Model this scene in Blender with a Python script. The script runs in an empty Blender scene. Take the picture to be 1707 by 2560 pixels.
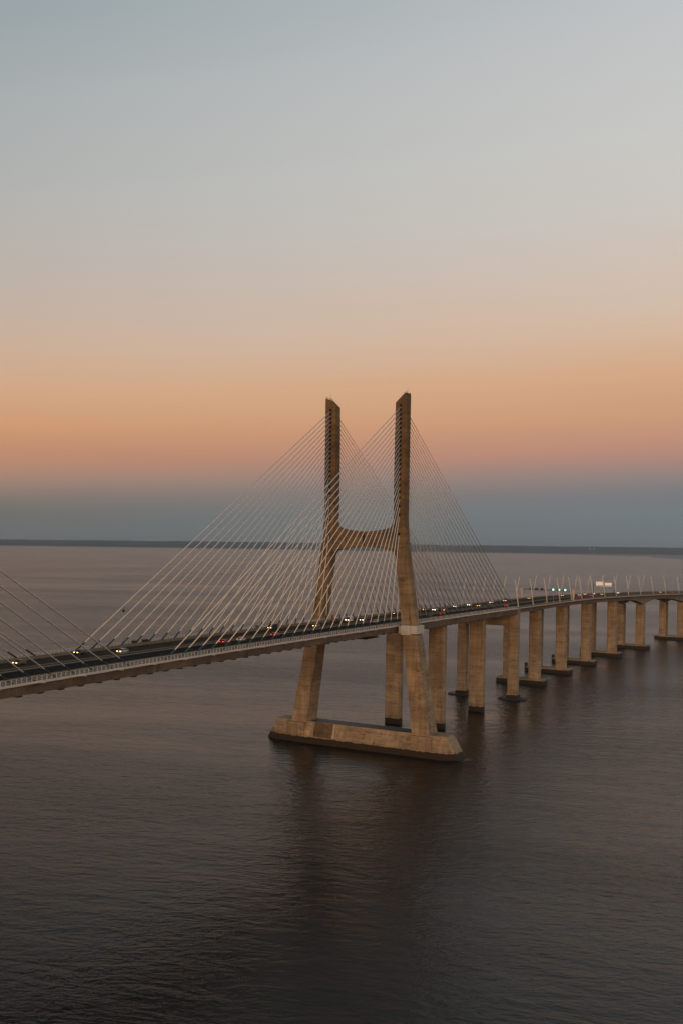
import bpy, math, random
from mathutils import Vector, Matrix
R = math.radians
rnd = random.Random(7)
sc = bpy.context.scene
COL = sc.collection

# ------------------------------------------------------------------ helpers
class MB:
    """collects faces and links them as ONE mesh object"""
    def __init__(s): s.v = []; s.f = []
    def add(s, vs, fs):
        o = len(s.v); s.v += [tuple(p) for p in vs]; s.f += [tuple(i + o for i in f) for f in fs]; return s
    def box(s, x0, x1, y0, y1, z0, z1):
        v = [(x0,y0,z0),(x1,y0,z0),(x1,y1,z0),(x0,y1,z0),(x0,y0,z1),(x1,y0,z1),(x1,y1,z1),(x0,y1,z1)]
        return s.add(v, [(3,2,1,0),(4,5,6,7),(0,1,5,4),(1,2,6,5),(2,3,7,6),(3,0,4,7)])
    def loft(s, rings, cap=True):
        n = len(rings[0]); v = [p for r in rings for p in r]; f = []
        for k in range(len(rings) - 1):
            for i in range(n):
                j = (i + 1) % n
                f.append((k*n+i, k*n+j, (k+1)*n+j, (k+1)*n+i))
        if cap:
            f.append(tuple(reversed(range(n)))); f.append(tuple((len(rings)-1)*n + i for i in range(n)))
        return s.add(v, f)
    def tube(s, pts, rad, n=6):
        pts = [Vector(p) for p in pts]; rings = []
        rr = rad if isinstance(rad, (list, tuple)) else [rad] * len(pts)
        for i, p in enumerate(pts):
            d = (pts[min(i+1, len(pts)-1)] - pts[max(i-1, 0)]).normalized()
            a = Vector((0, 0, 1)) if abs(d.z) < .95 else Vector((1, 0, 0))
            u = d.cross(a).normalized(); w = d.cross(u)
            rings.append([p + rr[i]*(math.cos(t)*u + math.sin(t)*w) for t in [2*math.pi*k/n for k in range(n)]])
        return s.loft(rings)
    def build(s, name, mat, parent=None, smooth=False):
        me = bpy.data.meshes.new(name); me.from_pydata(s.v, [], s.f)
        import bmesh
        bm = bmesh.new(); bm.from_mesh(me); bmesh.ops.recalc_face_normals(bm, faces=bm.faces); bm.to_mesh(me); bm.free()
        if smooth:
            for p in me.polygons: p.use_smooth = True
        me.materials.append(mat)
        o = bpy.data.objects.new(name, me); COL.objects.link(o)
        if parent: o.parent = parent
        return o

def tag(o, label=None, cat=None, group=None, kind=None):
    if label: o['label'] = label
    if cat: o['category'] = cat
    if group: o['group'] = group
    if kind: o['kind'] = kind
    return o
def empty(name, loc=(0,0,0), rz=0):
    o = bpy.data.objects.new(name, None); COL.objects.link(o); o.empty_display_size = 1
    o.location = loc; o.rotation_euler = (0, 0, rz); return o
def children(o): return [c for c in bpy.data.objects if c.parent == o]
def copy_tree(o, parent=None):
    c = o.copy(); COL.objects.link(c)
    if parent: c.parent = parent
    for ch in children(o): copy_tree(ch, c)
    return c
def lin(r, g, b):
    f = lambda c: (c/255)/12.92 if c/255 <= .04045 else ((c/255+.055)/1.055)**2.4
    return (f(r), f(g), f(b), 1)

# ------------------------------------------------------------------ materials
def newmat(name):
    m = bpy.data.materials.new(name); m.use_nodes = True; nt = m.node_tree
    return m, nt, nt.nodes, nt.links, nt.nodes['Principled BSDF']
def simple(name, col, rough=.6, metal=0, var=.15, scale=.6, spec=.4):
    m, nt, N, L, B = newmat(name)
    g = N.new('ShaderNodeNewGeometry'); n = N.new('ShaderNodeTexNoise'); n.inputs['Scale'].default_value = scale; n.inputs['Detail'].default_value = 6
    L.new(g.outputs['Position'], n.inputs['Vector'])
    r = N.new('ShaderNodeMapRange'); r.inputs['From Min'].default_value = .3; r.inputs['From Max'].default_value = .7
    r.inputs['To Min'].default_value = 1 - var; r.inputs['To Max'].default_value = 1 + var
    L.new(n.outputs['Fac'], r.inputs['Value'])
    mx = N.new('ShaderNodeVectorMath'); mx.operation = 'SCALE'; mx.inputs[0].default_value = col[:3]
    L.new(r.outputs['Result'], mx.inputs['Scale']); L.new(mx.outputs['Vector'], B.inputs['Base Color'])
    B.inputs['Roughness'].default_value = rough; B.inputs['Metallic'].default_value = metal
    B.inputs['Specular IOR Level'].default_value = spec
    return m
def emit(name, col, strength):
    m, nt, N, L, B = newmat(name)
    B.inputs['Base Color'].default_value = (*col, 1); B.inputs['Emission Color'].default_value = (*col, 1)
    B.inputs['Emission Strength'].default_value = strength; return m

def concrete(name, col, stain=.35, lift=4.2, tide=2.7, upper=None):
    m, nt, N, L, B = newmat(name)
    g = N.new('ShaderNodeNewGeometry'); P = g.outputs['Position']
    def noise(scale, vec=None, detail=5, rough=.6):
        n = N.new('ShaderNodeTexNoise'); n.inputs['Scale'].default_value = scale; n.inputs['Detail'].default_value = detail; n.inputs['Roughness'].default_value = rough
        L.new(vec or P, n.inputs['Vector']); return n.outputs['Fac']
    def mp(sx, sy, sz):
        q = N.new('ShaderNodeMapping'); q.inputs['Scale'].default_value = (sx, sy, sz); L.new(P, q.inputs['Vector']); return q.outputs['Vector']
    def rng(v, a, b, c, d):
        r = N.new('ShaderNodeMapRange'); r.inputs['From Min'].default_value = a; r.inputs['From Max'].default_value = b
        r.inputs['To Min'].default_value = c; r.inputs['To Max'].default_value = d; L.new(v, r.inputs['Value']); return r.outputs['Result']
    def math_(op, a, b):
        q = N.new('ShaderNodeMath'); q.operation = op
        for i, x in enumerate((a, b)):
            if isinstance(x, (int, float)): q.inputs[i].default_value = x
            else: L.new(x, q.inputs[i])
        return q.outputs[0]
    sx = N.new('ShaderNodeSeparateXYZ'); L.new(P, sx.inputs[0]); Z = sx.outputs['Z']
    big = rng(noise(.13), .3, .7, 1 - stain*.6, 1 + stain*.35)
    streak = rng(noise(1, mp(.9, .9, .05)), .35, .7, 1.06, 1 - stain*.55)      # vertical run-off
    course = rng(noise(1, mp(.08, .08, .55), 3), .35, .65, 1 - stain*.35, 1 + stain*.25)   # pours of slightly different mix
    fine = rng(noise(2.5), .3, .7, .93, 1.06)
    # pour joints: thin dark line every `lift` metres
    fr = math_('FRACT', math_('DIVIDE', math_('ADD', Z, 1.0), lift), 0)
    jl = rng(math_('ABSOLUTE', math_('SUBTRACT', fr, .5), 0), .455, .49, 1, .66)
    val = math_('MULTIPLY', math_('MULTIPLY', big, streak), math_('MULTIPLY', course, math_('MULTIPLY', fine, jl)))
    # formwork panels, each a slightly different batch
    fl = N.new('ShaderNodeVectorMath'); fl.operation = 'FLOOR'; dvd = N.new('ShaderNodeVectorMath'); dvd.operation = 'MULTIPLY_ADD'
    L.new(P, dvd.inputs[0]); dvd.inputs[1].default_value = (1/9.7, 1/5.3, 1/lift); dvd.inputs[2].default_value = (.43, .31, 1/lift + .5); L.new(dvd.outputs[0], fl.inputs[0])
    wn = N.new('ShaderNodeTexWhiteNoise'); wn.noise_dimensions = '3D'; L.new(fl.outputs[0], wn.inputs['Vector'])
    val = math_('MULTIPLY', val, rng(wn.outputs['Value'], 0, 1, 1 - stain*.4, 1 + stain*.22))
    # ragged dark patches where the surface skin has weathered off
    pt = rng(noise(1, mp(.22, .22, .5), 8, .7), .56, .61, 1, 1 - stain*.75)
    val = math_('MULTIPLY', val, pt)
    # the colour darkens upward from a pale foot to a deeper brown
    cm = N.new('ShaderNodeMix'); cm.data_type = 'RGBA'; cm.inputs['A'].default_value = (*col, 1); cm.inputs['B'].default_value = (*(upper or col), 1)
    L.new(rng(math_('ADD', Z, math_('MULTIPLY', math_('SUBTRACT', noise(.2), .5), 26)), 14, 112, 0, 1), cm.inputs['Factor'])
    sc_ = N.new('ShaderNodeVectorMath'); sc_.operation = 'SCALE'; L.new(cm.outputs['Result'], sc_.inputs[0]); L.new(val, sc_.inputs['Scale'])
    # tidal band, dark with weed
    tb = rng(math_('ADD', Z, math_('MULTIPLY', math_('SUBTRACT', noise(.7, None, 8, .75), .5), 1.9)), tide - .12, tide + .12, 1, 0)
    mx = N.new('ShaderNodeMix'); mx.data_type = 'RGBA'; L.new(tb, mx.inputs['Factor']); L.new(sc_.outputs['Vector'], mx.inputs['A'])
    mx.inputs['B'].default_value = (.045, .032, .02, 1)
    L.new(mx.outputs['Result'], B.inputs['Base Color']); B.inputs['Roughness'].default_value = .9; B.inputs['Specular IOR Level'].default_value = .25
    bp = N.new('ShaderNodeBump'); bp.inputs['Strength'].default_value = .25; bp.inputs['Distance'].default_value = .05
    L.new(noise(3), bp.inputs['Height']); L.new(bp.outputs['Normal'], B.inputs['Normal'])
    return m

M = dict(
    pylon=concrete('pylon_concrete', (.49, .36, .232), .46, 4.2, 2.65, (.235, .145, .068)),
    pier=concrete('pier_concrete', (.46, .345, .225), .42, 4.6, 2.7, (.30, .205, .115)),
    stained=concrete('stained_concrete', (.27, .185, .10), .5, 400, 2.65),
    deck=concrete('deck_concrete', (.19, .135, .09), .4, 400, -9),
    box=concrete('box_girder_concrete', (.33, .28, .225), .25, 400, -9),
    fascia=simple('pale_fascia_paint', (.72, .64, .56), .6, 0, .12, .5),
    parapet=simple('parapet_concrete', (.20, .16, .11), .85, 0, .2, .4),
    walk=simple('walkway_concrete', (.22, .18, .14), .85, 0, .2, .4),
    asphalt_black=simple('black_asphalt', (.022, .020, .019), 1, 0, .2, .25, .03),  # near carriageway, blacker tone
    asphalt_brown=simple('brown_asphalt', (.052, .038, .027), 1, 0, .25, .25, .03),  # far carriageway, lighter and browner tone
    paint=simple('worn_road_paint', (.10, .09, .08), .9, 0, .3, .8),
    rail=simple('white_rail_paint', (.72, .67, .60), .45, 0, .08),
    steel=simple('galvanised_steel', (.42, .41, .40), .4, .6, .1),
    cable=simple('pale_cable_sheath', (.90, .82, .73), .5, 0, .06, .2),
    sleeve=simple('dark_blue_steel', (.030, .040, .055), .45, .2, .15),
    socket=simple('anchor_dark', (.018, .015, .016), .9, 0, .1),
    clad=simple('white_cladding', (.64, .61, .57), .6, 0, .12, .9),
    dark=simple('dark_steel', (.035, .033, .03), .6, .2, .15),
    green_box=simple('grey_green_cabinet', (.10, .13, .12), .5, 0, .1),
    red_box=simple('red_cabinet', (.42, .05, .025), .5, 0, .1),
    orange_box=simple('orange_cabinet', (.62, .16, .035), .5, 0, .1),
    gantry=simple('gantry_pale_paint', (.68, .56, .46), .5, 0, .06),
    rust=simple('brown_gantry_steel', (.10, .055, .035), .6, .1, .2),
    sign=emit('sunset_glow_sheet', (.95, .80, .66), .32),  # added glow stands in for sunset light on the panels and walkway
    lamp=simple('lamp_post_paint', (.78, .72, .66), .5, 0, .06),
    glass=simple('car_glass', (.015, .018, .022), .08, 0, .05, 1, .6),
    tyre=simple('tyre_rubber', (.02, .02, .02), .85, 0, .1),
    rim=simple('alloy_rim', (.4, .4, .42), .35, .7, .05),
    bird=simple('dark_feathers', (.02, .018, .016), .8, 0, .1),
    white_wall=simple('white_render', (.55, .54, .52), .7, 0, .05),
    roof=simple('clay_roof', (.3, .14, .09), .8, 0, .1),
    hl_warm=emit('headlight_amber', (1, .46, .11), 5.5), hl_mid=emit('headlight_warm', (1, .62, .28), 5.5), hl_white=emit('headlight_white', (1, .88, .74), 6),
    hl_off=simple('headlight_unlit', (.5, .5, .5), .2, 0, .02),
    tail=emit('tail_lamp_lit', (1, .07, .03), 3.0), tail_off=simple('tail_lamp_unlit', (.25, .02, .015), .3, 0, .02),
    green=emit('green_signal', (.36, 1, .68), 2.2),
)
PAINT = {n: simple('car_paint_' + n, c, .3, .15, .03, 1, .5) for n, c in dict(silver=(.42,.43,.44), white=(.72,.71,.69), red=(.42,.02,.015), dark=(.02,.02,.024), blue=(.04,.07,.14), grey=(.14,.14,.15), brown=(.10,.06,.035)).items()}

# ------------------------------------------------------------------ line of the bridge (metres; x along it, y across, z up from the water)
KN = [(-460, 53.0), (-420, 53.25), (-315, 53.75), (-210, 53.86), (-105, 53.6), (0, 53.1), (100, 52.55), (204, 51.75), (300, 50.95), (355, 50.45), (425, 49.75), (520, 48.3), (630, 46.55), (728, 44.85), (850, 42.7), (1000, 40.0), (1200, 36.5)]
def zd(x):
    for (a, za), (b, zb) in zip(KN, KN[1:]):
        if x <= b:
            i = KN.index((a, za)); p0 = KN[max(i-1, 0)]; p3 = KN[min(i+2, len(KN)-1)]
            m0 = (zb - p0[1])/(b - p0[0]); m1 = (p3[1] - za)/(p3[0] - a); h = b - a; t = (x - a)/h
            return (2*t**3-3*t*t+1)*za + (t**3-2*t*t+t)*h*m0 + (-2*t**3+3*t*t)*zb + (t**3-t*t)*h*m1
    return KN[-1][1]
def yc(x): return -((x - 330)**2/(2*3090.) if x > 330 else 0)
def head(x): return math.atan(-(x - 330)/3090. if x > 330 else 0)
def on(x, off, dz=0):
    a = head(x); return Vector((x - off*math.sin(a), yc(x) + off*math.cos(a), zd(x) + dz))
def sweep(name, mat, parent, prof, xs):
    """prof: closed list of (offset, height above deck) or a function of x giving it"""
    rings = [[on(x, o, h) for o, h in (prof(x) if callable(prof) else prof)] for x in xs]
    return MB().loft(rings).build(name, mat, parent)
def rect(o0, o1, h0, h1): return [(o0, h0), (o1, h0), (o1, h1), (o0, h1)]
def span(a, b, step):
    n = max(1, round((b - a)/step)); return [a + (b - a)*i/n for i in range(n + 1)]

def railing(name, mat, parent, a, b_, step, off, rows, pw, th):
    """posts and rails cut as one connected lattice; rows = [(h0, h1, is_rail)] from the bottom up"""
    xs = []; isp = []
    for x in span(a, b_, step): xs += [x - pw/2, x + pw/2]
    nc = len(xs) - 1; hs = [rows[0][0]] + [r[1] for r in rows]; nr = len(rows)
    fill = [[(c % 2 == 0) or rows[r][2] for r in range(nr)] for c in range(nc)]
    m = MB(); idx = {}
    def vid(c, r, k):
        if (c, r, k) not in idx: idx[(c, r, k)] = len(m.v); m.v.append(tuple(on(xs[c], off + (k - .5)*th, hs[r])))
        return idx[(c, r, k)]
    for c in range(nc):
        for r in range(nr):
            if not fill[c][r]: continue
            for k in (0, 1): m.f.append((vid(c, r, k), vid(c+1, r, k), vid(c+1, r+1, k), vid(c, r+1, k)))
            for dc, dr, e in ((-1, 0, ((c, r), (c, r+1))), (1, 0, ((c+1, r), (c+1, r+1))), (0, -1, ((c, r), (c+1, r))), (0, 1, ((c, r+1), (c+1, r+1)))):
                C2, R2 = c + dc, r + dr
                if 0 <= C2 < nc and 0 <= R2 < nr and fill[C2][R2]: continue
                (c1, r1), (c2, r2_) = e
                m.f.append((vid(c1, r1, 0), vid(c2, r2_, 0), vid(c2, r2_, 1), vid(c1, r1, 1)))
    return m.build(name, mat, parent)

# ------------------------------------------------------------------ pylon
X0, DX, YCAB = 3.88, 8.56, 14.98
ANCH = [144.32,142.47,140.51,138.69,136.79,134.87,133.06,131.26,129.37,127.42,125.45,123.49,121.6,119.72,117.78,115.56,113.44,110.94,108.23,105.76,102.25,98.61,90.66][::-1]
#        z    inner  outer  half depth  chamfer
LEG = [(2.0, 22.9, 29.9, 6.6, .25), (9.2, 22.2, 28.9, 6.0, .25), (34, 19.3, 25.2, 5.1, .3), (48, 17.6, 23.1, 4.5, .4), (50, 17.4, 22.8, 4.45, 1.6), (56, 16.7, 21.9, 4.2, 1.9), (66, 15.5, 20.5, 3.7, 1.3),
       (76, 14.3, 19.2, 3.2, .7), (83, 13.5, 18.3, 2.95, .4), (90, 12.85, 17.5, 2.8, .25), (97, 12.55, 17.05, 2.75, .2), (110, 12.4, 17.05, 2.75, .2), (130, 12.45, 17.1, 2.75, .2), (146.3, 12.65, 17.15, 2.75, .2)]
def leg_ring(s, z, i, o, h, c, top=False):
    mid = o - 1.35
    pts = [(-h, i), (-h, mid), (-h, o - c), (-h + c, o), (h - c, o), (h, o - c), (h, mid), (h, i)]
    zz = (lambda y: z) if not top else (lambda y: z + (y - i)/(mid - i)*3.3 if y <= mid else z + 3.3 + (y - mid)/(o - mid)*.45)
    return [(x, s*y, zz(y)) for x, y in pts]
def make_pylon(label, ks_main, ks_side, mirror=1):
    root = empty('bridge_pylon'); tag(root, label, 'bridge pylon')
    for s in (-1, 1):
        rings = [leg_ring(s, *r) for r in LEG[:-1]] + [leg_ring(s, *LEG[-1], top=True)]
        lg = MB().loft(rings).build('leg', M['pylon'], root)
        b = MB()                                                    # little guard rail and mast on the sloping head
        for k in range(5):
            y = 15.9 + k*.27; z = 149.65 + (y - 15.8)*.33
            for x in (-2.4, 2.4): b.tube([(x, s*y, z - .1), (x, s*y, z + .55)], .05, 4)
        for x in (-2.4, 2.4): b.tube([(x, s*15.9, 150.2), (x, s*16.98, 150.56)], .06, 4)
        b.tube([(-2.4, s*16.0, 150.24), (2.4, s*16.0, 150.24)], .06, 4)
        b.build('guard_rail', M['dark'], lg)
        MB().tube([(.8, s*16.3, 149.5), (.8, s*16.3, 152.4)], [.09, .03], 5).build('lightning_rod', M['dark'], lg)
        MB().box(-8.1, -5.6, min(s*22.6, s*30.4), max(s*22.6, s*30.4), 2.2, 8.6).build('leg_plinth', M['pylon'], root)
    # crossbeam with curved soffit and filleted ends
    rings = []
    for k in range(45):
        y = -13.6 + 27.2*k/44; a = abs(y)
        top = 92.3 + 1.55*(a/11)**2 + (3.4*((a - 10.6)/2.2)**2 if a > 10.6 else 0)
        bot = 85.6 - 1.5*(a/12)**2 - (2.2*((a - 11.4)/2.2)**2 if a > 11.4 else 0)
        rings.append([(-2.25, y, bot), (2.25, y, bot), (2.25, y, top), (-2.25, y, top)])
    cb = MB().loft(rings).build('crossbeam', M['pylon'], root)
    MB().box(-2.38, -2.22, -12.3, 12.3, 89.9, 90.25).build('ledge', M['pylon'], cb)
    MB().box(-2.45, -2.2, -.3, .3, 86.2, 91.8).build('groove_strip', M['socket'], cb)  # black strip added in place of the beam's dark centre groove
    # footing: a boat-shaped block between the two legs
    rg = []
    for z, Lh, W, c in ((-4, 41.6, 9.4, 6.5), (0, 40.3, 8.5, 5.6), (3, 38.9, 7.9, 4.6), (9.1, 35.6, 5.5, .4)):
        we = W - c*.72
        rg.append([(-W, -(Lh - c), z), (-we, -Lh, z), (we, -Lh, z), (W, -(Lh - c), z), (W, Lh - c, z), (we, Lh, z), (-we, Lh, z), (-W, Lh - c, z)])
    MB().loft(rg).build('footing', M['pylon'], root)
    MB().box(-4.6, 4.6, -20.6, 20.6, 9.1, 9.16).build('footing_top', M['dark'], root)
    mb = MB()                                                       # joint rib on the front face
    mb.loft([[(-8.02, 9.5, 3.1), (-7.8, 9.5, 3.1), (-5.6, 9.5, 9.05), (-5.75, 9.5, 9.05)], [(-8.02, 9.9, 3.1), (-7.8, 9.9, 3.1), (-5.6, 9.9, 9.05), (-5.75, 9.9, 9.05)]]).build('joint_rib', M['fascia'], root)
    MB().loft([[(-8.0, y, 3.05), (-7.8, y, 3.05), (-5.6, y, 9.0), (-5.72, y, 9.0)] for y in (10.6, 18.4)]).build('stained_panel', M['stained'], root)
    # white cladding where the deck meets each leg
    for s in (-1, 1):
        b = MB()
        def bx(x0, x1, a, c, z0, z1): b.box(x0, x1, min(s*a, s*c), max(s*a, s*c), z0, z1)
        bx(-4.3, 4.3, 15.75, 18.2, 49.9, 52.75); bx(-6.4, -3.9, 17.3, 21.0, 49.5, 53.35); bx(-5.0, 4.4, 21.0, 23.4, 50.0, 53.3)
        b.build('cladding_box', M['clad'], root)
    # stay cables: 23 in each fan and one short one by the leg
    for sx, ks in ((-mirror, ks_main), (mirror, ks_side)):
        for s in (-1, 1):
            for k in ks:
                xb = sx*(X0 + DX*k); xw = xb + root_x(root)
                B = Vector((xb, s*YCAB, zdeck_local(xb)))
                if k == 0: A = Vector((sx*2.6, s*14.95, 69.2))
                else: A = Vector((sx*2.6, s*14.78, ANCH[k-1]))
                d = (A - B).normalized(); T = B + d*(2.54/d.z)
                cable = MB().tube([B + d*.4, A], .165, 6).build('stay_cable', M['cable'], root, True)
                MB().tube([B - d*.3, T], .24, 6).build('cable_sleeve', M['sleeve'], cable, True)
                if k:
                    zt = A.z + .55
                    MB().box(min(sx*2.6, sx*2.95), max(sx*2.6, sx*2.95), A.y - .42, A.y + .42, A.z + .12, A.z + 1.15).build('cable_socket', M['socket'], cable)
    return root
_cur = 0
def root_x(r): return _cur
def zdeck_local(x): return zd(x + _cur)
pyl = make_pylon('tall tan concrete H-shaped bridge pylon with pale fanned cables on a boat-shaped footing', range(24), range(24))
_cur = -420
pyl2 = make_pylon('second bridge pylon out of view, only its pale cables slanting down over the roadway show', [], range(10, 24))
pyl2.location.x = -420

# ------------------------------------------------------------------ cable-stayed deck
deck = tag(empty('bridge_deck'), 'long cable-stayed road deck passing between the legs of the tall pylon', 'bridge deck')
XS = span(-440, 204.2, 8.56)
dep = lambda x: 2.72 if x < -8 else (3.35 if x > 30 else 2.72 + .63*(x + 8)/38)
sweep('deck_slab', M['deck'], deck, rect(-15.5, 15.5, -.45, 0), XS)
for s in (-1, 1):
    sweep('edge_girder', M['deck'], deck, lambda x: rect(s*12.9, s*15.25, -dep(x), -.452), XS)
    sweep('fascia_strip', M['fascia'], deck, rect(s*15.5, s*15.72, -.42, .16), XS)
    sweep('walkway', M['walk'], deck, rect(s*12.86, s*15.48, .004, .17), XS)
    sweep('parapet', M['parapet'], deck, [(s*12.2, .004), (s*12.84, .004), (s*12.6, .95), (s*12.42, .95)], XS)
    railing('railing', M['rail'], deck, -440, 204, 2.0, s*15.42, [(.16, .5, 0), (.5, .535, 1), (.535, .86, 0), (.86, .895, 1), (.895, 1.22, 0), (1.22, 1.29, 1)], .17, .1)
sweep('road_surface', M['asphalt_black'], deck, rect(-12.18, -.62, .004, .05), XS)
sweep('road_surface', M['asphalt_brown'], deck, rect(.62, 12.18, .004, .05), XS)
sweep('median_strip', M['walk'], deck, rect(-.6, .6, .004, .12), XS)
def markings(parent, a, b_):
    m = MB()
    for off in (-8.7, -5.2, 5.2, 8.7):
        x = a
        while x < b_ - 4:
            m.loft([[on(u, off + w, h) for w, h in ((-.08, .054), (.08, .054), (.08, .058), (-.08, .058))] for u in (x, x + 3)]); x += 9
    m.build('lane_marking', M['paint'], parent)['kind'] = 'stuff'
    for off in (-11.7, -1.3, 1.3, 11.7): sweep('edge_line', M['paint'], parent, rect(off - .07, off + .07, .054, .058), span(a, b_, 12))
markings(deck, -330, 204)
def guard(parent, a, b_, off):
    railing('median_guardrail', M['parapet'], parent, a, b_, 4, off, [(.1, .5, 0), (.5, .8, 1)], .14, .12)
guard(deck, -430, 204, 0)
for k in range(62):                                                 # floor beams show as dark ends under the girder
    x = -336 + 8.56*k - .6
    if x > 200: break
    z = zd(x); d = dep(x)
    MB().box(x - .9, x + .9, -15.1, 15.1, z - d - .38, z - d - .006).box(x - .25, x + .25, -12.88, 12.88, z - d - .006, z - .46).build('floor_beam', M['dark'], deck)
for x in [-277 + 17.42*i for i in range(15)] + [47.9 + 17.75*i for i in range(9)]:      # slim pale blades reaching out below the edge
    z = zd(x)
    MB().loft([[(x - 8.5, -15.73, z + .05), (x - 8.5, -15.78, z + .05), (x - 8.5, -15.78, z - .25), (x - 8.5, -15.73, z - .25)],
               [(x - 3, -15.73, z - .05), (x - 3, -16.05, z - .05), (x - 3, -16.05, z - .25), (x - 3, -15.73, z - .25)],
               [(x, -15.73, z - .38), (x, -16.3, z - .38), (x, -16.3, z - .5), (x, -15.73, z - .5)]]).build('edge_blade', M['rail'], deck)

# ------------------------------------------------------------------ viaduct deck
via = tag(empty('viaduct_deck', (0, 0, 0)), 'approach viaduct deck with lamp posts, curving away to the right beyond the cables', 'viaduct')
XV = span(208.8, 1010, 8)
PIERS = [289, 368, 446, 530, 623, 759, 893]
def vdep(x):
    d = 4.0
    for p in (623, 759, 893):
        h = {623: 46, 759: 62, 893: 62}[p]
        lo = 40 if p == 623 and x < p else h
        if abs(x - p) < lo: d = max(d, 4.0 + 4.2*(1 - abs(x - p)/lo)**1.6)
    return d
for s in (-1, 1):
    sweep('deck_slab', M['box'], via, [(s*.3, -.55), (s*10.6, -1.0), (s*15.5, -.5), (s*15.5, 0), (s*.3, 0)], XV)
    sweep('box_girder', M['box'], via, lambda x: [(s*4.2, -vdep(x)), (s*9.7, -vdep(x)), (s*10.5, -1.0), (s*3.6, -.72)], span(208.8, 1010, 4))
    sweep('parapet', M['parapet'], via, [(s*14.9, .004), (s*15.5, .004), (s*15.45, .8), (s*15.2, .8)], XV)
    sweep('fascia_strip', M['fascia'], via, rect(s*15.5, s*15.66, -.36, .04), XV)
    railing('handrail', M['steel'], via, 210, 1008, 4, s*15.3, [(.78, 1.1, 0), (1.1, 1.2, 1)], .12, .1)
sweep('road_surface', M['asphalt_black'], via, rect(-14.88, -.62, .004, .05), XV)
sweep('road_surface', M['asphalt_brown'], via, rect(.62, 14.88, .004, .05), XV)
sweep('median_strip', M['walk'], via, rect(-.6, .6, .004, .12), XV)
markings(via, 210, 1000); guard(via, 210, 1006, 0)

# ------------------------------------------------------------------ piers
def col(b, x0, x1, y0, y1, z0, z1, c=.5):
    b.loft([[(x0 + c, y0, z), (x1 - c, y0, z), (x1, y0 + c, z), (x1, y1 - c, z), (x1 - c, y1, z), (x0 + c, y1, z), (x0, y1 - c, z), (x0, y0 + c, z)] for z in (z0, z1)])
    return b
for X, lab in ((72, 'twin tall stained concrete columns rising from the water right behind the pylon'), (142.6, 'twin banded concrete columns between the portal pier and the pier behind the pylon')):
    r = tag(empty('bridge_pier', (X, 0, 0)), lab, 'bridge pier', 'columns under the cable-stayed side span')
    for s in (-1, 1):
        y0, y1 = sorted((s*6.4, s*13.5))
        c = col(MB(), -2.4, 2.4, y0, y1, -3, zd(X) - dep(X) - .42).build('column', M['pier'], r)
        MB().box(-1.6, 1.6, y0 + 1, y1 - 1, zd(X) - dep(X) - .418, zd(X) - dep(X) - .01).build('bearing', M['dark'], c)
r = tag(empty('portal_pier', (205.6, 0, 0)), 'portal pier of two slim concrete columns joined by a deep beam where the cables end', 'bridge pier')
for s in (-1, 1):
    y0, y1 = sorted((s*11.1, s*15.9))
    c = col(MB(), -3.6, 3.2, y0, y1, 1.4, 47.9).build('column', M['pier'], r)
    y0, y1 = sorted((s*10.6, s*16.4)); col(MB(), -4.2, 3.8, y0, y1, -3, 3.0, .3).build('plinth', M['pier'], r)
    y0, y1 = sorted((s*6.6, s*20.4)); col(MB(), -6.5, 6.2, y0, y1, -2, .7, 2.5).build('fender_ring', M['dark'], r)
MB().box(-3.2, 2.8, -11.2, 11.2, 41.6, 47.2).build('crossbeam', M['pier'], r)
MB().box(-.9, 3.0, -15.95, 15.95, 47.9, 51.1).build('pier_head', M['box'], r)
vl = ['first viaduct pier past the portal pier, twin columns on a low pile cap', 'second viaduct pier past the portal pier, near column left of the white gantry leg', 'third viaduct pier past the portal pier, near column right of the white gantry leg',
      'viaduct pier just before the arched spans, under the two pale road signs', 'viaduct pier where the arched haunched spans begin, both columns showing', 'viaduct pier at the edge of the photo beyond the first full arch', 'viaduct pier past the edge of the photo beyond the arches']
for X, lab in zip(PIERS, vl):
    r = tag(empty('viaduct_pier', (X, yc(X), 0), head(X)), lab, 'viaduct pier', 'piers of the curving approach viaduct')
    d = vdep(X)
    for s in (-1, 1):
        y0, y1 = sorted((s*4.6, s*10.3))
        c = col(MB(), -4.2, 4.2, y0, y1, 3.38, zd(X) - d - .36, .6).build('column', M['pier'], r)
        MB().box(-3, 3, y0 + .8, y1 - .8, zd(X) - d - .358, zd(X) - d - .01).build('bearing', M['dark'], c)
    col(MB(), -6.2, 6.2, -13.6, 13.6, -3, 3.4, .5).build('pile_cap', M['pier'], r)
    if X in (368, 446, 530): MB().box(-1.6, 1.2, 13.62, 15.0, -2, 5.6).build('fender_post', M['dark'], r)
    else: MB().box(-1.6, 1.2, 13.62, 14.5, -2, 2.2).build('fender_post', M['dark'], r)

# ------------------------------------------------------------------ street lamps
def make_lamp():
    r = empty('street_lamp')
    MB().tube([(0, 0, 0), (0, .9, 7.6), (0, 1.95, 15.1)], [.32, .26, .19], 8).build('pole', M['lamp'], r, True)
    MB().tube([(0, 1.93, 15.0), (0, 2.3, 15.3)], .08, 6).build('bracket_arm', M['lamp'], r, True)
    MB().box(-.2, .2, 2.2, 2.75, 15.25, 15.43).build('lamp_head', M['lamp'], r)
    MB().box(-.3, .3, -.3, .3, -.1, .35).build('base_box', M['lamp'], r)
    return r
proto = make_lamp(); first = True
near = [207, 244, 282, 320, 357, 391, 428, 466.8, 505, 546, 587, 629, 671.5, 717]
far = [208, 230, 252, 276, 303, 340, 388, 428.8, 469, 508.5, 548, 589, 631, 674, 718]
orl = ['first', 'second', 'third', 'fourth', 'fifth', 'sixth', 'seventh', 'eighth', 'ninth', 'tenth', 'eleventh']
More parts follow.
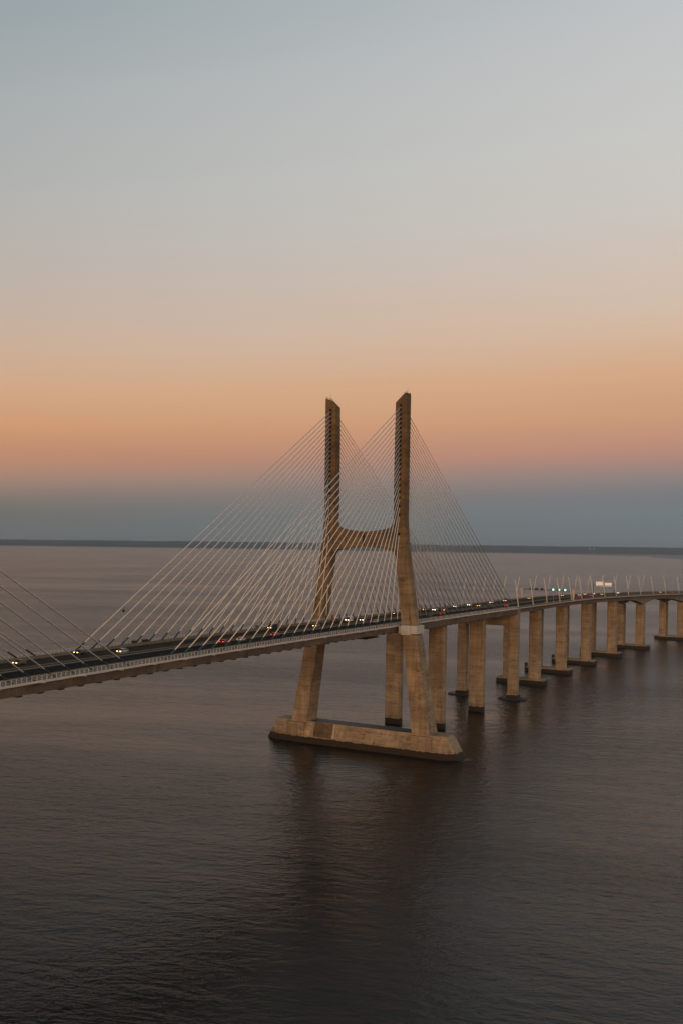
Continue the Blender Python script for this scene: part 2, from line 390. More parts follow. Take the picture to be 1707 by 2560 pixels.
def lamp_label(row, i, x, xs):
    side = 'near parapet leaning left' if row < 0 else 'far parapet leaning right'
    before = [v for v in xs if v < 352]
    j = xs.index(x)
    if x < 352:
        n = len(before) - 1 - j
        return f'{orl[n]} pale lamp post before the signal gantry, on the {side}'
    return f'{orl[j - len(before)]} pale lamp post beyond the signal gantry, on the {side}'
for s, xs in ((-1, near), (1, far)):
    for i, x in enumerate(xs):
        o = proto if first else copy_tree(proto); first = False
        o.location = on(x, s*15.2, .8); o.rotation_euler = (0, 0, head(x) + (0 if s < 0 else math.pi))
        tag(o, lamp_label(s, i, x, xs), 'street lamp', 'leaning lamp posts along both edges of the viaduct')

# ------------------------------------------------------------------ signal gantry, road signs, roadside boxes
gx = 359.5; g = tag(empty('signal_gantry', (gx, yc(gx), zd(gx)), head(gx)), 'signal gantry across the viaduct road with three lit green lane signals', 'signal gantry')
for s in (-1, 1):
    MB().loft([[(-.45 - w, s*15.9 - .4 - w, z), (.45 + w, s*15.9 - .4 - w, z), (.45 + w, s*15.9 + .4 + w, z), (-.45 - w, s*15.9 + .4 + w, z)] for z, w in ((.0, -.1), (3.6, .18), (7.6, .34))]).build('post', M['gantry'], g)
b = MB()
for x in (-.55, .55):
    for z in (6.3, 7.1): b.tube([(x, -15.4, z), (x, 15.4, z)], .09, 4)
for k in range(16):
    y = -15 + 2*k
    b.tube([(-.55, y, 6.3), (-.55, y + 1, 7.1), (-.55, y + 2 if k < 15 else y, 6.3)], .06, 4); b.box(-.6, .6, y - .05, y + .05, 6.26, 6.34)
b.build('truss_beam', M['rust'], g)
for y in (-3.6, -7.2, -10.9):
    h = MB().box(-.85, -.62, y - .75, y + 1.0, 6.35, 7.85).build('signal_head', M['dark'], g)
    MB().tube([(-.86, y - .1, 7.15), (-.95, y - .1, 7.15)], .62, 16).build('green_lens', M['green'], h)
for y in (3.6, 7.0, 10.5): MB().box(.62, .85, y - .9, y + .9, 6.35, 7.85).build('signal_back', M['rust'], g)

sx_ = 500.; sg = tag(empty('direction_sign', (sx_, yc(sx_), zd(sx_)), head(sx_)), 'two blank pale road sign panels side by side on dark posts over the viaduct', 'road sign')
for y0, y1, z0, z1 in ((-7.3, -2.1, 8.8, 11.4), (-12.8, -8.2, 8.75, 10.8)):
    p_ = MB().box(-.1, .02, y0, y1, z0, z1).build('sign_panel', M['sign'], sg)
    m = MB()
    for k in range(1, 4): y = y0 + (y1 - y0)*k/4; m.box(-.14, -.102, y - .05, y + .05, z0, z1)
    m.box(-.14, -.102, y0, y1, (z0 + z1)/2 - .05, (z0 + z1)/2 + .05).build('panel_ribs', M['gantry'], p_)
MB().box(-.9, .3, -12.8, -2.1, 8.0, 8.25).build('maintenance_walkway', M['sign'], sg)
for y in (-.3, -14.5): MB().tube([(.25, y, -.2), (.25, y, 10.6)], .17, 6).build('post', M['dark'], sg)
MB().tube([(.25, -14.5, 9.4), (.25, -.3, 9.4)], .13, 5).build('crossbar', M['dark'], sg)

def cabinet(name, x, off, h0, w, l, h, mat, label, cat):
    r = tag(empty(name, on(x, off, h0)), label, cat)
    MB().box(-l/2, l/2, -w/2, w/2, .0, h).build('cabinet_body', mat, r)
    MB().loft([[(-l/2 - .06, -w/2 - .06, h), (l/2 + .06, -w/2 - .06, h), (l/2 + .06, w/2 + .06, h), (-l/2 - .06, w/2 + .06, h)], [(-l/2 + .1, -w/2 + .1, h + .16), (l/2 - .1, -w/2 + .1, h + .16), (l/2 - .1, w/2 - .1, h + .16), (-l/2 + .1, w/2 - .1, h + .16)]]).build('cabinet_lid', mat, r)
    MB().box(-l/2 + .1, l/2 - .1, -w/2 - .03, -w/2 - .002, .12, h - .12).build('cabinet_door', mat, r)
cabinet('equipment_cabinet', -167.8, 14.0, .17, 1.0, 1.7, 1.2, M['dark'], 'smaller black equipment box on far walkway beyond the silver car', 'equipment box')
cabinet('equipment_cabinet', -161.0, 14.0, .17, 1.0, 2.6, 1.2, M['dark'], 'longer black equipment box on far walkway beyond the silver car', 'equipment box')
cabinet('equipment_cabinet', -76, 14.2, .17, .9, 1.4, 1.5, M['green_box'], 'grey-green equipment box on the far walkway beside the amber-lit car', 'equipment box')
cabinet('emergency_box', 1.5, 14.2, .17, .7, 1.0, 2.0, M['red_box'], 'dark red emergency cabinet on far walkway beside the pylon leg', 'emergency box')
cabinet('emergency_box', 282.7, -14.3, .05, .6, .9, 1.5, M['red_box'], 'small red emergency cabinet by the near parapet before the signal gantry', 'emergency box')
cabinet('emergency_box', 324, -14.3, .05, .6, .9, 1.7, M['orange_box'], 'small orange emergency cabinet by the near parapet under the green signals', 'emergency box')
pm = tag(empty('camera_pole', on(303, -14.6, .05)), 'thin grey pole with a short arm on the near parapet under the gantry', 'camera pole')
MB().tube([(0, 0, 0), (0, 0, 6.2)], [.11, .07], 6).build('pole', M['steel'], pm); MB().tube([(0, -1.2, 6.4), (0, 2.2, 5.9)], .08, 5).build('boom_arm', M['rust'], pm)
MB().box(-.25, .25, 2.0, 2.5, 5.65, 5.95).build('camera_head', M['dark'], pm)
# things on and under the deck
bl = MB(); 
for i in range(9):
    a = -math.pi/2 + math.pi*i/8
    bl_r = [(.4*math.cos(a)*math.cos(t), .4*math.cos(a)*math.sin(t), .43*math.sin(a)) for t in [2*math.pi*k/12 for k in range(12)]]
    bl.v += bl_r
for i in range(8):
    for k in range(12): bl.f.append((i*12+k, i*12+(k+1) % 12, (i+1)*12+(k+1) % 12, (i+1)*12+k))
o = bl.build('marker_ball', M['dark'], None, True); o.location = (-173.7, 14.6, 64.95)
tag(o, 'small dark round ball hanging just under the outermost far stay cable', 'marker ball')
MB().tube([(0, 0, .38), (0, 0, 1.6)], .04, 4).build('hanger', M['dark'], o)
ig = tag(empty('inspection_gantry', (-31, -12, zd(-31) - dep(-31) - .4)), 'dark inspection gantry slung under the deck left of the near pylon leg', 'inspection gantry')
MB().box(-8, 8, -2.4, 1.5, -.8, -.62).build('platform', M['dark'], ig)
m = MB()
for y in (-2.4, 1.5):
    m.tube([(-8, y, -.2), (8, y, -.2)], .05, 4)
    for k in range(9): m.tube([(-8 + 2*k, y, -.7), (-8 + 2*k, y, -.15)], .04, 4)
m.build('guard_rail', M['dark'], ig)
for x in (-7, 7): MB().box(x - .15, x + .15, -.6, -.3, -.63, -.01).build('hanger', M['dark'], ig)
hl = MB().tube([(-224, -15.6, zd(-224) - .3), (-224, -15.6, 33)], .013, 4).build('hanging_line', M['dark']); tag(hl, 'thin dark line hanging straight down below the near deck edge', 'hanging line')
for loc, lab in (((-60, 40, 58), 'tiny dark bird over the water, above the amber-lit car'), ((-110, 45, 57), 'tiny dark bird over the water, above the red car')):
    r = tag(empty('flying_bird', loc, .6), lab, 'bird')
    MB().tube([(-.35, 0, 0), (-.15, 0, .02), (.15, 0, .03), (.32, 0, .05)], [.03, .1, .1, .04], 8).build('body', M['bird'], r, True)
    for s in (-1, 1): MB().loft([[(-.14, s*.06, .02), (.14, s*.06, .02), (.14, s*.06, .05), (-.14, s*.06, .05)], [(-.1, s*.45, .2), (.12, s*.45, .2), (.12, s*.45, .225), (-.1, s*.45, .225)], [(-.12, s*.85, .1), (-.06, s*.85, .1), (-.06, s*.85, .11), (-.12, s*.85, .11)]]).build('wing', M['bird'], r)

# ------------------------------------------------------------------ vehicles
def ring(x, hw, z0, z1, hw2): return [(x, -hw, z0), (x, hw, z0), (x, hw, z0 + (z1-z0)*.45), (x, hw2, z1), (x, -hw2, z1), (x, -hw, z0 + (z1-z0)*.45)]
def make_car(kind):
    r = empty({'car': 'car', 'van': 'van'}[kind])
    if kind == 'car':
        L, H = 2.15, 1.46
        low = [ring(x, w, .28, z, w2) for x, w, z, w2 in ((-2.15, .70, .80, .62), (-2.05, .82, .92, .74), (-1.4, .88, .95, .80), (0, .9, .95, .82), (.9, .88, .93, .80), (1.7, .84, .82, .74), (2.08, .76, .70, .66), (2.17, .66, .6, .58))]
        roof = [(-1.62, .66, 1.18), (-1.2, .62, 1.42), (-.2, .63, 1.46), (.42, .61, 1.38)]
        cab = [(-2.0, .74, .93), (-1.3, .63, 1.40), (-.2, .64, 1.44), (.42, .62, 1.36), (1.2, .74, .93)]
    else:
        L, H = 2.6, 2.2
        low = [ring(x, w, .32, z, w2) for x, w, z, w2 in ((-2.6, .88, 1.15, .86), (-2.5, .94, 1.2, .92), (0, .96, 1.2, .94), (1.6, .94, 1.15, .90), (2.3, .88, 1.0, .8), (2.6, .76, .8, .7))]
        roof = [(-2.55, .82, 2.1), (-2.3, .8, 2.2), (.5, .8, 2.2), (.9, .78, 2.05)]
        cab = [(-2.56, .88, 1.16), (-2.4, .82, 2.12), (.4, .82, 2.14), (.95, .8, 2.0), (1.9, .88, 1.16)]
    body = MB().loft(low)
    rr = [[(x, -w, z - .07), (x, w, z - .07), (x, w*.93, z), (x, -w*.93, z)] for x, w, z in roof]; body.loft(rr)
    for s in (-1, 1):
        for a, c in ((cab[0], roof[0]), (cab[-1], roof[-1])): body.tube([(a[0], s*a[1], a[2]), (c[0], s*c[1], c[2] - .04)], .045, 4)
    ob = body.build('body', PAINT['silver'], r)
    if kind == 'van': MB().box(-2.4, .2, -.955, .955, 1.2, 2.12).build('cargo_side', PAINT['silver'], r)
    MB().loft([[(x, -w, z - .02 if i in (0, len(cab)-1) else z - .03), (x, w, z - .02 if i in (0, len(cab)-1) else z - .03), (x, w + .12 if i not in (0, len(cab)-1) else w, .90 if kind == 'car' else 1.13), (x, -w - .12 if i not in (0, len(cab)-1) else -w, .90 if kind == 'car' else 1.13)] for i, (x, w, z) in enumerate(cab)]).build('windows', M['glass'], r)
    for x in (-L*.62, L*.63):
        for s in (-1, 1):
            w = MB().tube([(x, s*.70, .33), (x, s*.9, .33)], .33, 14).build('wheel', M['tyre'], r)
            MB().tube([(x, s*.895, .33), (x, s*.915, .33)], .2, 10).build('rim', M['rim'], w)
    zl = .62 if kind == 'car' else .78
    for s in (-1, 1):
        MB().box(L - .12, L + .05, s*.55 - .17, s*.55 + .17, zl, zl + .2).build('headlight', M['hl_warm'], r)
        MB().box(-L - .03, -L + .1, s*.62 - .13, s*.62 + .13, .72, .88 + (.3 if kind == 'van' else 0)).build('tail_lamp', M['tail'], r)
    return r
P_CAR, P_VAN = make_car('car'), make_car('van')
used = {P_CAR: False, P_VAN: False}; MESH = {}
def vehicle(kind, x, off, paint, hl, tail, label, back=False):
    src = P_CAR if kind == 'car' else P_VAN
    o = copy_tree(src)
    o.location = on(x, off, .055); o.rotation_euler = (0, 0, head(x) + (math.pi if off > 0 else 0))
    for c in children(o):
        n = c.name.split('.')[0]
        mat = {'body': PAINT[paint], 'cargo_side': PAINT[paint], 'headlight': M['hl_' + hl], 'tail_lamp': M['tail' if tail else 'tail_off']}.get(n)
        if mat:
            key = (c.data.name.split('.')[0], c.data.name if False else c.data, mat.name)
            if key not in MESH:
                me = c.data.copy(); me.materials[0] = mat; MESH[key] = me
            c.data = MESH[key]
    tag(o, label, kind, 'vehicles crossing the bridge in the evening')
    return o
V = [ # kind, x, offset, paint, headlights, tail lit, label
 ('car', -275, -3.5, 'red', 'off', 1, 'red car at the left edge of the photo, driving away on the dark near carriageway'),
 ('car', -238.5, 7.0, 'brown', 'warm', 0, 'brown car with warm headlights, leftmost of those on the far carriageway'),
 ('car', -204.5, 10.5, 'dark', 'warm', 0, 'dark car with two amber headlights beside the lowest far stay cable'),
 ('car', -192.5, 3.5, 'silver', 'warm', 0, 'silver car with amber headlights alone between the two cable fans'),
 ('car', -140.5, -3.5, 'red', 'off', 1, 'red car driving away left of the silver car with red tail lights'),
 ('car', -127.5, -3.5, 'silver', 'off', 1, 'silver car with red tail lights just ahead of the red car'),
 ('car', -100, -3.5, 'red', 'off', 1, 'lone red car on the near carriageway below the grey-green box'),
 ('van', -70.5, 10.5, 'dark', 'warm', 0, 'dark van with bright amber headlights near the far parapet before the pylon'),
 ('car', -44, 3.5, 'grey', 'mid', 0, 'grey car with yellowish headlights in front of the far pylon leg'),
 ('car', -4, 10.5, 'dark', 'off', 0, 'dark car without lights beside the dark red cabinet'),
 ('van', 1.5, 7.0, 'white', 'white', 0, 'white van with white headlights between the two pylon legs'),
 ('car', 9, 3.5, 'dark', 'white', 0, 'dark car with white headlights right of the white van'),
 ('car', 22, 7.0, 'brown', 'warm', 0, 'brown car with an amber headlight half behind a stay cable'),
 ('car', 4.5, -3.5, 'silver', 'off', 0, 'silver-roofed dark car without lights on the near carriageway left of the near leg'),
 ('car', 72, 10.5, 'dark', 'warm', 0, 'dark car with amber headlights just left of the near pylon leg'),
 ('car', 122, 10.5, 'brown', 'warm', 0, 'brown car with amber headlights, first right of the near pylon leg'),
 ('car', 126.5, 7.0, 'white', 'white', 0, 'white car with pinkish white headlights, second right of the near pylon leg'),
 ('car', 90, -7.0, 'red', 'off', 1, 'red car seen from behind below the three pairs of headlights right of the leg'),
 ('car', 130, 3.5, 'brown', 'warm', 0, 'brown car with amber headlights, third right of the near pylon leg'),
 ('car', 58, -10.5, 'dark', 'off', 0, 'unlit dark car in the near lane just right of the pylon leg'),
 ('car', 178, 10.5, 'silver', 'white', 0, 'silver car with white headlights alone beyond the dark cables'),
 ('car', 206, 10.5, 'white', 'white', 0, 'white car with white headlights left of an amber-lit car past the side span end'),
 ('car', 199, 3.5, 'brown', 'warm', 0, 'brown car with amber headlights right of the white car at the side span end'),
 ('car', 256, 10.5, 'white', 'mid', 0, 'pale car with warm headlights among the outermost dark cables'),
 ('car', 216, -7.0, 'red', 'off', 1, 'dark red car driving away near the last stay cables'),
 ('car', 220, 3.5, 'blue', 'off', 0, 'blue unlit car below the outermost dark cables'),
 ('van', 291, 10.5, 'brown', 'mid', 0, 'tall brown van with warm headlights where the cables meet the deck'),
 ('car', 357, 10.5, 'brown', 'warm', 0, 'brown car with amber headlights just right of the far gantry post'),
 ('car', 455, 10.5, 'dark', 'mid', 0, 'dark car with small warm headlights under the green lane signals'),
 ('car', 491, 7.0, 'dark', 'mid', 0, 'dark car with warm headlights just right of the near gantry post'),
 ('car', 423, -7.0, 'dark', 'off', 1, 'dark car driving away just past the signal gantry'),
 ('car', 478, -3.5, 'red', 'off', 1, 'red car driving away left of the road sign panels'),
 ('car', 550, 10.5, 'white', 'white', 0, 'white car with white headlights under the left sign panel'),
 ('car', 546, 3.5, 'brown', 'warm', 0, 'brown car with amber headlight under the right sign panel'),
 ('car', 524, 10.5, 'red', 'mid', 0, 'red car with a pale headlight by the far parapet before the signs'),
 ('car', 627, 10.5, 'white', 'white', 0, 'pale car with white headlights where the arches begin'),
 ('car', 734, 3.5, 'brown', 'warm', 0, 'brown car with amber headlights at the far right of the viaduct'),
 ('car', 752, 7.0, 'dark', 'mid', 0, 'dark car with warm headlights beside a red car at the right edge'),
 ('car', 742, -3.5, 'red', 'off', 1, 'red car driving away at the right edge of the viaduct'),
]
for v in V: vehicle(*v)
def drop(o):
    for c in children(o): drop(c)
    bpy.data.objects.remove(o)
drop(P_CAR); drop(P_VAN)

# ------------------------------------------------------------------ camera
CX, CY, CZ, YAW, PIT, ROL, F, PX, PY = -467.3012374, -161.4095872, 86.5468547, .6844895, -.0087202, .0125860, 2708.38146, -82.17001, 1373.06526
fw = Vector((math.cos(PIT)*math.cos(YAW), math.cos(PIT)*math.sin(YAW), math.sin(PIT)))
r_ = Vector((math.sin(YAW), -math.cos(YAW), 0)); u_ = r_.cross(fw)
r2 = math.cos(ROL)*r_ + math.sin(ROL)*u_; u2 = -math.sin(ROL)*r_ + math.cos(ROL)*u_
cam = bpy.data.cameras.new('camera'); co = bpy.data.objects.new('camera', cam); COL.objects.link(co); sc.camera = co
mw = Matrix((r2, u2, -fw)).transposed().to_4x4(); mw.translation = (CX, CY, CZ); co.matrix_world = mw
cam.sensor_fit = 'VERTICAL'; cam.sensor_height = 36; cam.lens = F/2560*36
cam.shift_x = (853.5 - PX)/2560; cam.shift_y = (PY - 1280)/2560; cam.clip_start = 1; cam.clip_end = 60000

# ------------------------------------------------------------------ water
def water_mat():
    m, nt, N, L, B = newmat('river_water')
    g = N.new('ShaderNodeNewGeometry'); P = g.outputs['Position']
    def mp(ang, sx, sy):
        a = N.new('ShaderNodeMapping'); a.inputs['Rotation'].default_value = (0, 0, R(-ang)); L.new(P, a.inputs['Vector'])     # x now runs the way the waves travel
        q = N.new('ShaderNodeMapping'); q.inputs['Scale'].default_value = (sx, sy, 1); L.new(a.outputs['Vector'], q.inputs['Vector']); return q.outputs['Vector']
    def noise(vec, scale, detail=4, rough=.55, dist=0., out='Fac'):
        n = N.new('ShaderNodeTexNoise'); n.inputs['Scale'].default_value = scale; n.inputs['Detail'].default_value = detail; n.inputs['Roughness'].default_value = rough; n.inputs['Distortion'].default_value = dist
        L.new(vec, n.inputs['Vector']); return n.outputs[out]
    def mth(op, a, b=0):
        q = N.new('ShaderNodeMath'); q.operation = op
        for i, x in enumerate((a, b)):
            if isinstance(x, (int, float)): q.inputs[i].default_value = x
            else: L.new(x, q.inputs[i])
        return q.outputs[0]
    def rng(v, a, b, c, d):
        r = N.new('ShaderNodeMapRange'); r.inputs['From Min'].default_value = a; r.inputs['From Max'].default_value = b
        r.inputs['To Min'].default_value = c; r.inputs['To Max'].default_value = d; L.new(v, r.inputs['Value']); return r.outputs['Result']
    # wind patches and calm slicks, long across the view
    patch = rng(noise(mp(28, 1.0, .28), .006, 5, .6, .5), .36, .64, .45, 1.5)
    # open water upriver is choppier than the sheltered reach by the bridge
    dst = N.new('ShaderNodeVectorMath'); dst.operation = 'DISTANCE'; L.new(P, dst.inputs[0]); dst.inputs[1].default_value = (100, -60, 0)
    patch2 = mth('MULTIPLY', patch, rng(dst.outputs['Value'], 480, 1900, 1.0, 3.3))
    # wave heights in metres
    h = mth('MULTIPLY', noise(mp(42, 1, .55), .36, 3, .5, .5), WAVE[0])
    h = mth('ADD', h, mth('MULTIPLY', noise(mp(66, 1, .6), .85, 3, .55, .4), WAVE[1]))
    h = mth('ADD', h, mth('MULTIPLY', noise(mp(18, 1, .5), 2.1, 2, .5), WAVE[2]))
    # a longer wave that still reads far out, and more height on the open water
    h = mth('ADD', h, mth('MULTIPLY', noise(mp(26, 1, .45), .14, 4, .6, .7), .34))
    cd = N.new('ShaderNodeVectorMath'); cd.operation = 'DISTANCE'; L.new(P, cd.inputs[0]); cd.inputs[1].default_value = (-310, -60, 0)
    h = mth('MULTIPLY', h, mth('MULTIPLY', patch, rng(cd.outputs['Value'], 60, 700, .9, 3.4)))
    bp = N.new('ShaderNodeBump'); bp.inputs['Strength'].default_value = 1; bp.inputs['Distance'].default_value = 1
    L.new(h, bp.inputs['Height'])
    # unresolved chop: random slopes that do not fade with distance
    c1 = noise(mp(42, 1, .6), 6.5, 2, .6, 0, 'Color')
    sv = N.new('ShaderNodeVectorMath'); sv.operation = 'SUBTRACT'; L.new(c1, sv.inputs[0]); sv.inputs[1].default_value = (.5, .5, .5)
    ss = N.new('ShaderNodeVectorMath'); ss.operation = 'MULTIPLY'; L.new(sv.outputs[0], ss.inputs[0]); ss.inputs[1].default_value = (SLOPE, SLOPE, 0)
    s2 = N.new('ShaderNodeVectorMath'); s2.operation = 'SCALE'; L.new(ss.outputs[0], s2.inputs[0]); L.new(patch2, s2.inputs['Scale'])
    ad = N.new('ShaderNodeVectorMath'); ad.operation = 'ADD'; L.new(s2.outputs[0], ad.inputs[0]); ad.inputs[1].default_value = (0, 0, 1)
    nm = N.new('ShaderNodeVectorMath'); nm.operation = 'NORMALIZE'; L.new(ad.outputs[0], nm.inputs[0])
    L.new(nm.outputs[0], bp.inputs['Normal']); L.new(bp.outputs['Normal'], B.inputs['Normal'])
    B.inputs['Base Color'].default_value = (.0055, .006, .005, 1); B.inputs['IOR'].default_value = 1.333
    B.inputs['Roughness'].default_value = .14; B.inputs['Specular IOR Level'].default_value = .115; B.inputs['Specular Tint'].default_value = (.95, 1, .99, 1)
    return m
WAVE = (.17, .07, .012); SLOPE = .60
wm = MB(); Rw = 24000
wm.add([(-Rw + 3000, -Rw, 0), (Rw + 3000, -Rw, 0), (Rw + 3000, Rw, 0), (-Rw + 3000, Rw, 0)], [(0, 1, 2, 3)])
tag(wm.build('water', water_mat()), 'wide rippled grey-brown river under the bridge', kind='structure')

# thin foam where the current parts round the piles
fm = MB()
def foam(x, y, ln, wd, ang):
    n = 14; top = []; bot = []
    for i in range(n + 1):
        t = i/n; w = wd*(math.sin(math.pi*min(1, t*1.15 + .08))**.7)*(.35 + .65*rnd.random()); c = .5*wd*math.sin(5*t + x)
        a = math.cos(ang), math.sin(ang)
        for sgn, lst in ((1, top), (-1, bot)): lst.append((x + a[0]*ln*t - a[1]*(c + sgn*w/2), y + a[1]*ln*t + a[0]*(c + sgn*w/2), .03))
    o = len(fm.v); fm.v += top + bot
    for i in range(n): fm.f.append((o+i, o+i+1, o+n+2+i, o+n+1+i))
for X in PIERS[:6]:
    a = head(X); p = Vector((X, yc(X)))
    for k in range(3): foam(X + 13.8*math.sin(a) + rnd.uniform(-5, 4), yc(X) - 13.8*math.cos(a) - .2, rnd.uniform(5, 12), rnd.uniform(.35, .9), -math.pi/2 + rnd.uniform(-.35, .35))
for X, yy in ((72, 13.6), (142.6, 13.6), (205.6, 20.5)):
    for sg_ in (-1, 1):
        y0 = sg_*yy if sg_ < 0 else 6.2
        for k in range(2): foam(X + rnd.uniform(-2, 2), y0, rnd.uniform(3, 7), rnd.uniform(.3, .6), -math.pi/2 + rnd.uniform(-.4, .4))
for k in range(5): foam(rnd.uniform(-6, 4), -40.4 - rnd.random(), rnd.uniform(3, 7), rnd.uniform(.25, .5), -math.pi/2 + rnd.uniform(-.5, .5))
tag(fm.build('foam', simple('foam', (.55, .53, .5), .9, 0, .2, .5)), 'thin pale foam trailing from the pier bases', kind='stuff')

# ------------------------------------------------------------------ far shore
def land(name, rows, mat, label):
    n = len(rows[0]); b = MB(); b.v = [p for r in rows for p in r]
    for k in range(len(rows) - 1):
        for i in range(n - 1): b.f.append((k*n+i, k*n+i+1, (k+1)*n+i+1, (k+1)*n+i))
    o = b.build(name, mat); tag(o, label, kind='structure'); return o
def ip(t, x):
    for (a, va), (b_, vb) in zip(t, t[1:]):
        if x <= b_: return va + (vb - va)*max(0, (x - a))/(b_ - a)
    return t[-1][1]
SH = [(-20, 8200), (2, 9800), (5.6, 10900), (6.8, 11800), (7.0, 13500), (9, 14000), (12, 16000), (15, 15100), (24, 17800), (37, 17900), (60, 18500)]
TOP = [(-20, .0009), (5.8, .00076), (9.6, .00081), (14.8, .00066), (23, .00117), (27.5, .00127), (37, .00073), (60, .0008)]
azs = [-18 + .2*i for i in range(380)]
ph = [rnd.uniform(0, 6.3) for _ in range(12)]
def wob(a, amp=1): return amp*sum(math.sin(a*(1.3 + 1.7*k) + ph[k])/(1 + .55*k) for k in range(12))
def pol(a, d, z): return (CX + d*math.cos(R(a)), CY + d*math.sin(R(a)), z)
rows = [[pol(a, ip(SH, a) - 60, -.8) for a in azs], [pol(a, ip(SH, a), .9) for a in azs], [pol(a, ip(SH, a) + 250, 2.2 + .4*wob(a)) for a in azs], [pol(a, max(ip(SH, a) + 1200, 16300), 5 + 1.2*wob(a)) for a in azs], [pol(a, 18900, 9) for a in azs]]
land('shore', rows, simple('marsh_shore', (.30, .27, .23), .95, 0, .35, .002), 'low flat marsh along the far bank of the river')
rows = []
for d, f in ((16500, .02), (17000, .45), (17600, .72), (18300, 1.0), (19000, .92), (20200, .3)):
    rr = []
    for a in azs:
        dd = max(d, ip(SH, a) + 200 + (d - 16500)*.35); z = (86.5 + ip(TOP, a)*18600)*f + (wob(a, 1.6) + rnd.uniform(-2.2, 2.2))*(f > .3)
        rr.append(pol(a, dd, z))
    rows.append(rr)
land('hills', rows, simple('wooded_hills', (.014, .024, .027), .95, 0, .4, .003), 'low dark wooded hills along the horizon across the river')
for a, lab in ((9.36, 'tiny white house on the far wooded shore, left one of two'), (9.18, 'tiny white house on the far wooded shore, right one of two')):
    r = tag(empty('white_house', pol(a, 17350, 66), R(a)), lab, 'house', 'houses on the far shore')
    w = MB().box(-7, 7, -9, 9, -8, 11).build('wall', M['white_wall'], r)
    MB().loft([[(-7.6, -9.6, 11), (7.6, -9.6, 11), (0, -9.6, 14)], [(-7.6, 9.6, 11), (7.6, 9.6, 11), (0, 9.6, 14)]]).build('roof', M['white_wall'], r)

# ------------------------------------------------------------------ evening air
def haze(density, col):
    b = MB().box(-2500, 23800, -13500, 21500, -1.2, 175)
    m = bpy.data.materials.new('evening_haze'); m.use_nodes = True; nt = m.node_tree; nt.nodes.clear()
    out = nt.nodes.new('ShaderNodeOutputMaterial'); v = nt.nodes.new('ShaderNodeVolumePrincipled')
    v.inputs['Color'].default_value = (*col, 1); v.inputs['Density'].default_value = density; v.inputs['Anisotropy'].default_value = 0
    nt.links.new(v.outputs['Volume'], out.inputs['Volume'])
    o = b.build('haze', m); tag(o, 'thin evening haze softening the far shore', kind='stuff')
HAZE = 3.2e-5
if HAZE: haze(HAZE, (.58, .74, .92))

# ------------------------------------------------------------------ sky and light
SUN_AZ, SUN_EL = 188, 4.0
w = bpy.data.worlds.new('World'); sc.world = w; w.use_nodes = True; nt = w.node_tree; N, L = nt.nodes, nt.links
bg = N['Background']
tc = N.new('ShaderNodeTexCoord'); sp = N.new('ShaderNodeSeparateXYZ'); L.new(tc.outputs['Generated'], sp.inputs[0])
def mth(op, a, b=0, c=None, clamp=False):
    q = N.new('ShaderNodeMath'); q.operation = op; q.use_clamp = clamp
    for i, x in enumerate((a, b)):
        if isinstance(x, (int, float)): q.inputs[i].default_value = x
        else: L.new(x, q.inputs[i])
    return q.outputs[0]
el = mth('MULTIPLY', mth('ARCSINE', sp.outputs['Z']), 57.29578)
az = mth('MULTIPLY', mth('ARCTAN2', sp.outputs['Y'], sp.outputs['X']), 57.29578)
# faint uneven veils of dust, long and level
vm = N.new('ShaderNodeMapping'); vm.inputs['Scale'].default_value = (1.2, 1.2, 9); L.new(tc.outputs['Generated'], vm.inputs['Vector'])
vn = N.new('ShaderNodeTexNoise'); vn.inputs['Scale'].default_value = 2.2; vn.inputs['Detail'].default_value = 5; L.new(vm.outputs['Vector'], vn.inputs['Vector'])
el = mth('ADD', el, mth('MULTIPLY', mth('SUBTRACT', vn.outputs['Fac'], .5), mth('MULTIPLY', mth('MINIMUM', mth('MAXIMUM', el, 0), 12), .22)))
def ramp(stops, el_, top=60.):
    f = mth('DIVIDE', el_, top, clamp=True); r = N.new('ShaderNodeValToRGB'); e = r.color_ramp.elements
    while len(e) > 1: e.remove(e[-1])
    for i, (d, c) in enumerate(stops):
        q = e[0] if i == 0 else e.new(min(1, d/top))
        q.position = min(1, d/top); q.color = c
    L.new(f, r.inputs['Fac']); return r.outputs['Color']
SKY_L = [(0, lin(104,108,105)), (1.0, lin(108,111,109)), (1.7, lin(118,113,108)), (2.4, lin(138,122,113)), (3.3, lin(165,133,116)), (4.4, lin(191,140,112)), (5.8, lin(207,154,115)), (7.8, lin(210,168,133)), (10, lin(204,176,153)), (12.6, lin(192,178,167)), (15, lin(185,179,172)), (18, lin(179,179,176)), (22, lin(169,174,175)), (26.7, lin(153,164,168)), (33, lin(122,136,142)), (42, lin(86,102,112)), (60, lin(60,76,90))]
SKY_R = [(0, lin(110,117,121)), (1.6, lin(116,124,128)), (2.5, lin(122,123,126)), (3.2, lin(145,131,128)), (4.2, lin(184,139,123)), (5.6, lin(204,154,123)), (7.8, lin(213,170,136)), (10, lin(213,186,163)), (12.6, lin(209,194,183)), (15, lin(204,199,192)), (18, lin(201,201,198)), (22, lin(195,197,198)), (26.7, lin(182,189,192)), (33, lin(158,168,173)), (42, lin(122,137,147)), (60, lin(80,98,114))]
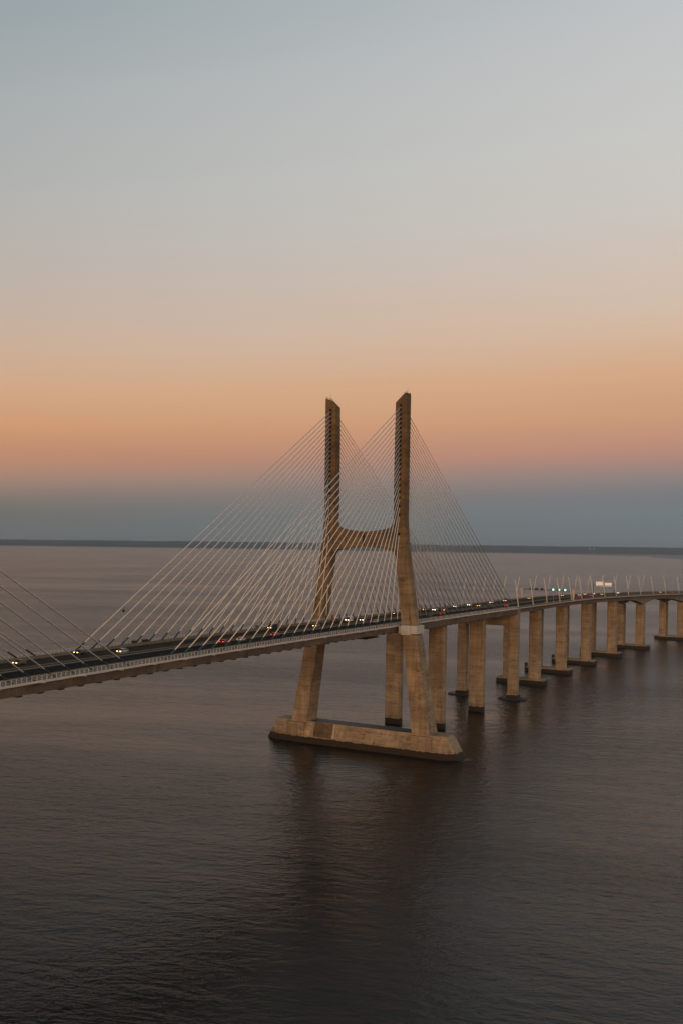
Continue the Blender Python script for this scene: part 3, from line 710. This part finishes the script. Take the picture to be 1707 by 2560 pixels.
SKY_S = [(0, (1.5,.62,.20,1)), (3, (1.45,.68,.26,1)), (8, (1.05,.62,.32,1)), (16, (.62,.50,.38,1)), (28, (.34,.36,.36,1)), (45, (.20,.26,.31,1)), (60, (.13,.18,.23,1))]
cl, cr, cs = ramp(SKY_L, el), ramp(SKY_R, el), ramp(SKY_S, el)
def mixc(f, a, b):
    q = N.new('ShaderNodeMix'); q.data_type = 'RGBA'; L.new(f, q.inputs['Factor']); L.new(a, q.inputs['A']); L.new(b, q.inputs['B']); return q.outputs['Result']
def mr(v, a, b, c, d, typ='LINEAR'):
    q = N.new('ShaderNodeMapRange'); q.interpolation_type = typ
    for n_, x in zip(('From Min', 'From Max', 'To Min', 'To Max'), (a, b, c, d)): q.inputs[n_].default_value = x
    L.new(v, q.inputs['Value']); return q.outputs['Result']
front = mixc(mr(az, 38, 5, 0, 1), cl, cr)
# cosine of the angle to the sun's side, horizontally
sd = mth('ADD', mth('MULTIPLY', sp.outputs['X'], math.cos(R(SUN_AZ))), mth('MULTIPLY', sp.outputs['Y'], math.sin(R(SUN_AZ))))
sky = mixc(mr(sd, -.22, .88, 0, 1, 'SMOOTHSTEP'), front, cs)
L.new(sky, bg.inputs['Color']); bg.inputs['Strength'].default_value = 1.0
sl = bpy.data.lights.new('sun', 'SUN'); sl.energy = .75; sl.angle = R(16); sl.color = (1, .60, .30)
so = bpy.data.objects.new('sun', sl); COL.objects.link(so)
dv = Vector((math.cos(R(SUN_EL))*math.cos(R(SUN_AZ)), math.cos(R(SUN_EL))*math.sin(R(SUN_AZ)), math.sin(R(SUN_EL))))
so.rotation_euler = dv.to_track_quat('Z', 'Y').to_euler()

# ------------------------------------------------------------------ render settings
vs = sc.view_settings; sc.display_settings.display_device = 'sRGB'; vs.view_transform = 'Standard'; vs.look = 'None'; vs.exposure = 0; vs.gamma = 1
sc.render.engine = 'CYCLES'
sc.cycles.use_denoising = True; sc.cycles.denoiser = 'OPENIMAGEDENOISE'
sc.cycles.sample_clamp_indirect = 3.0
sc.cycles.max_bounces = 6; sc.cycles.volume_bounces = 1
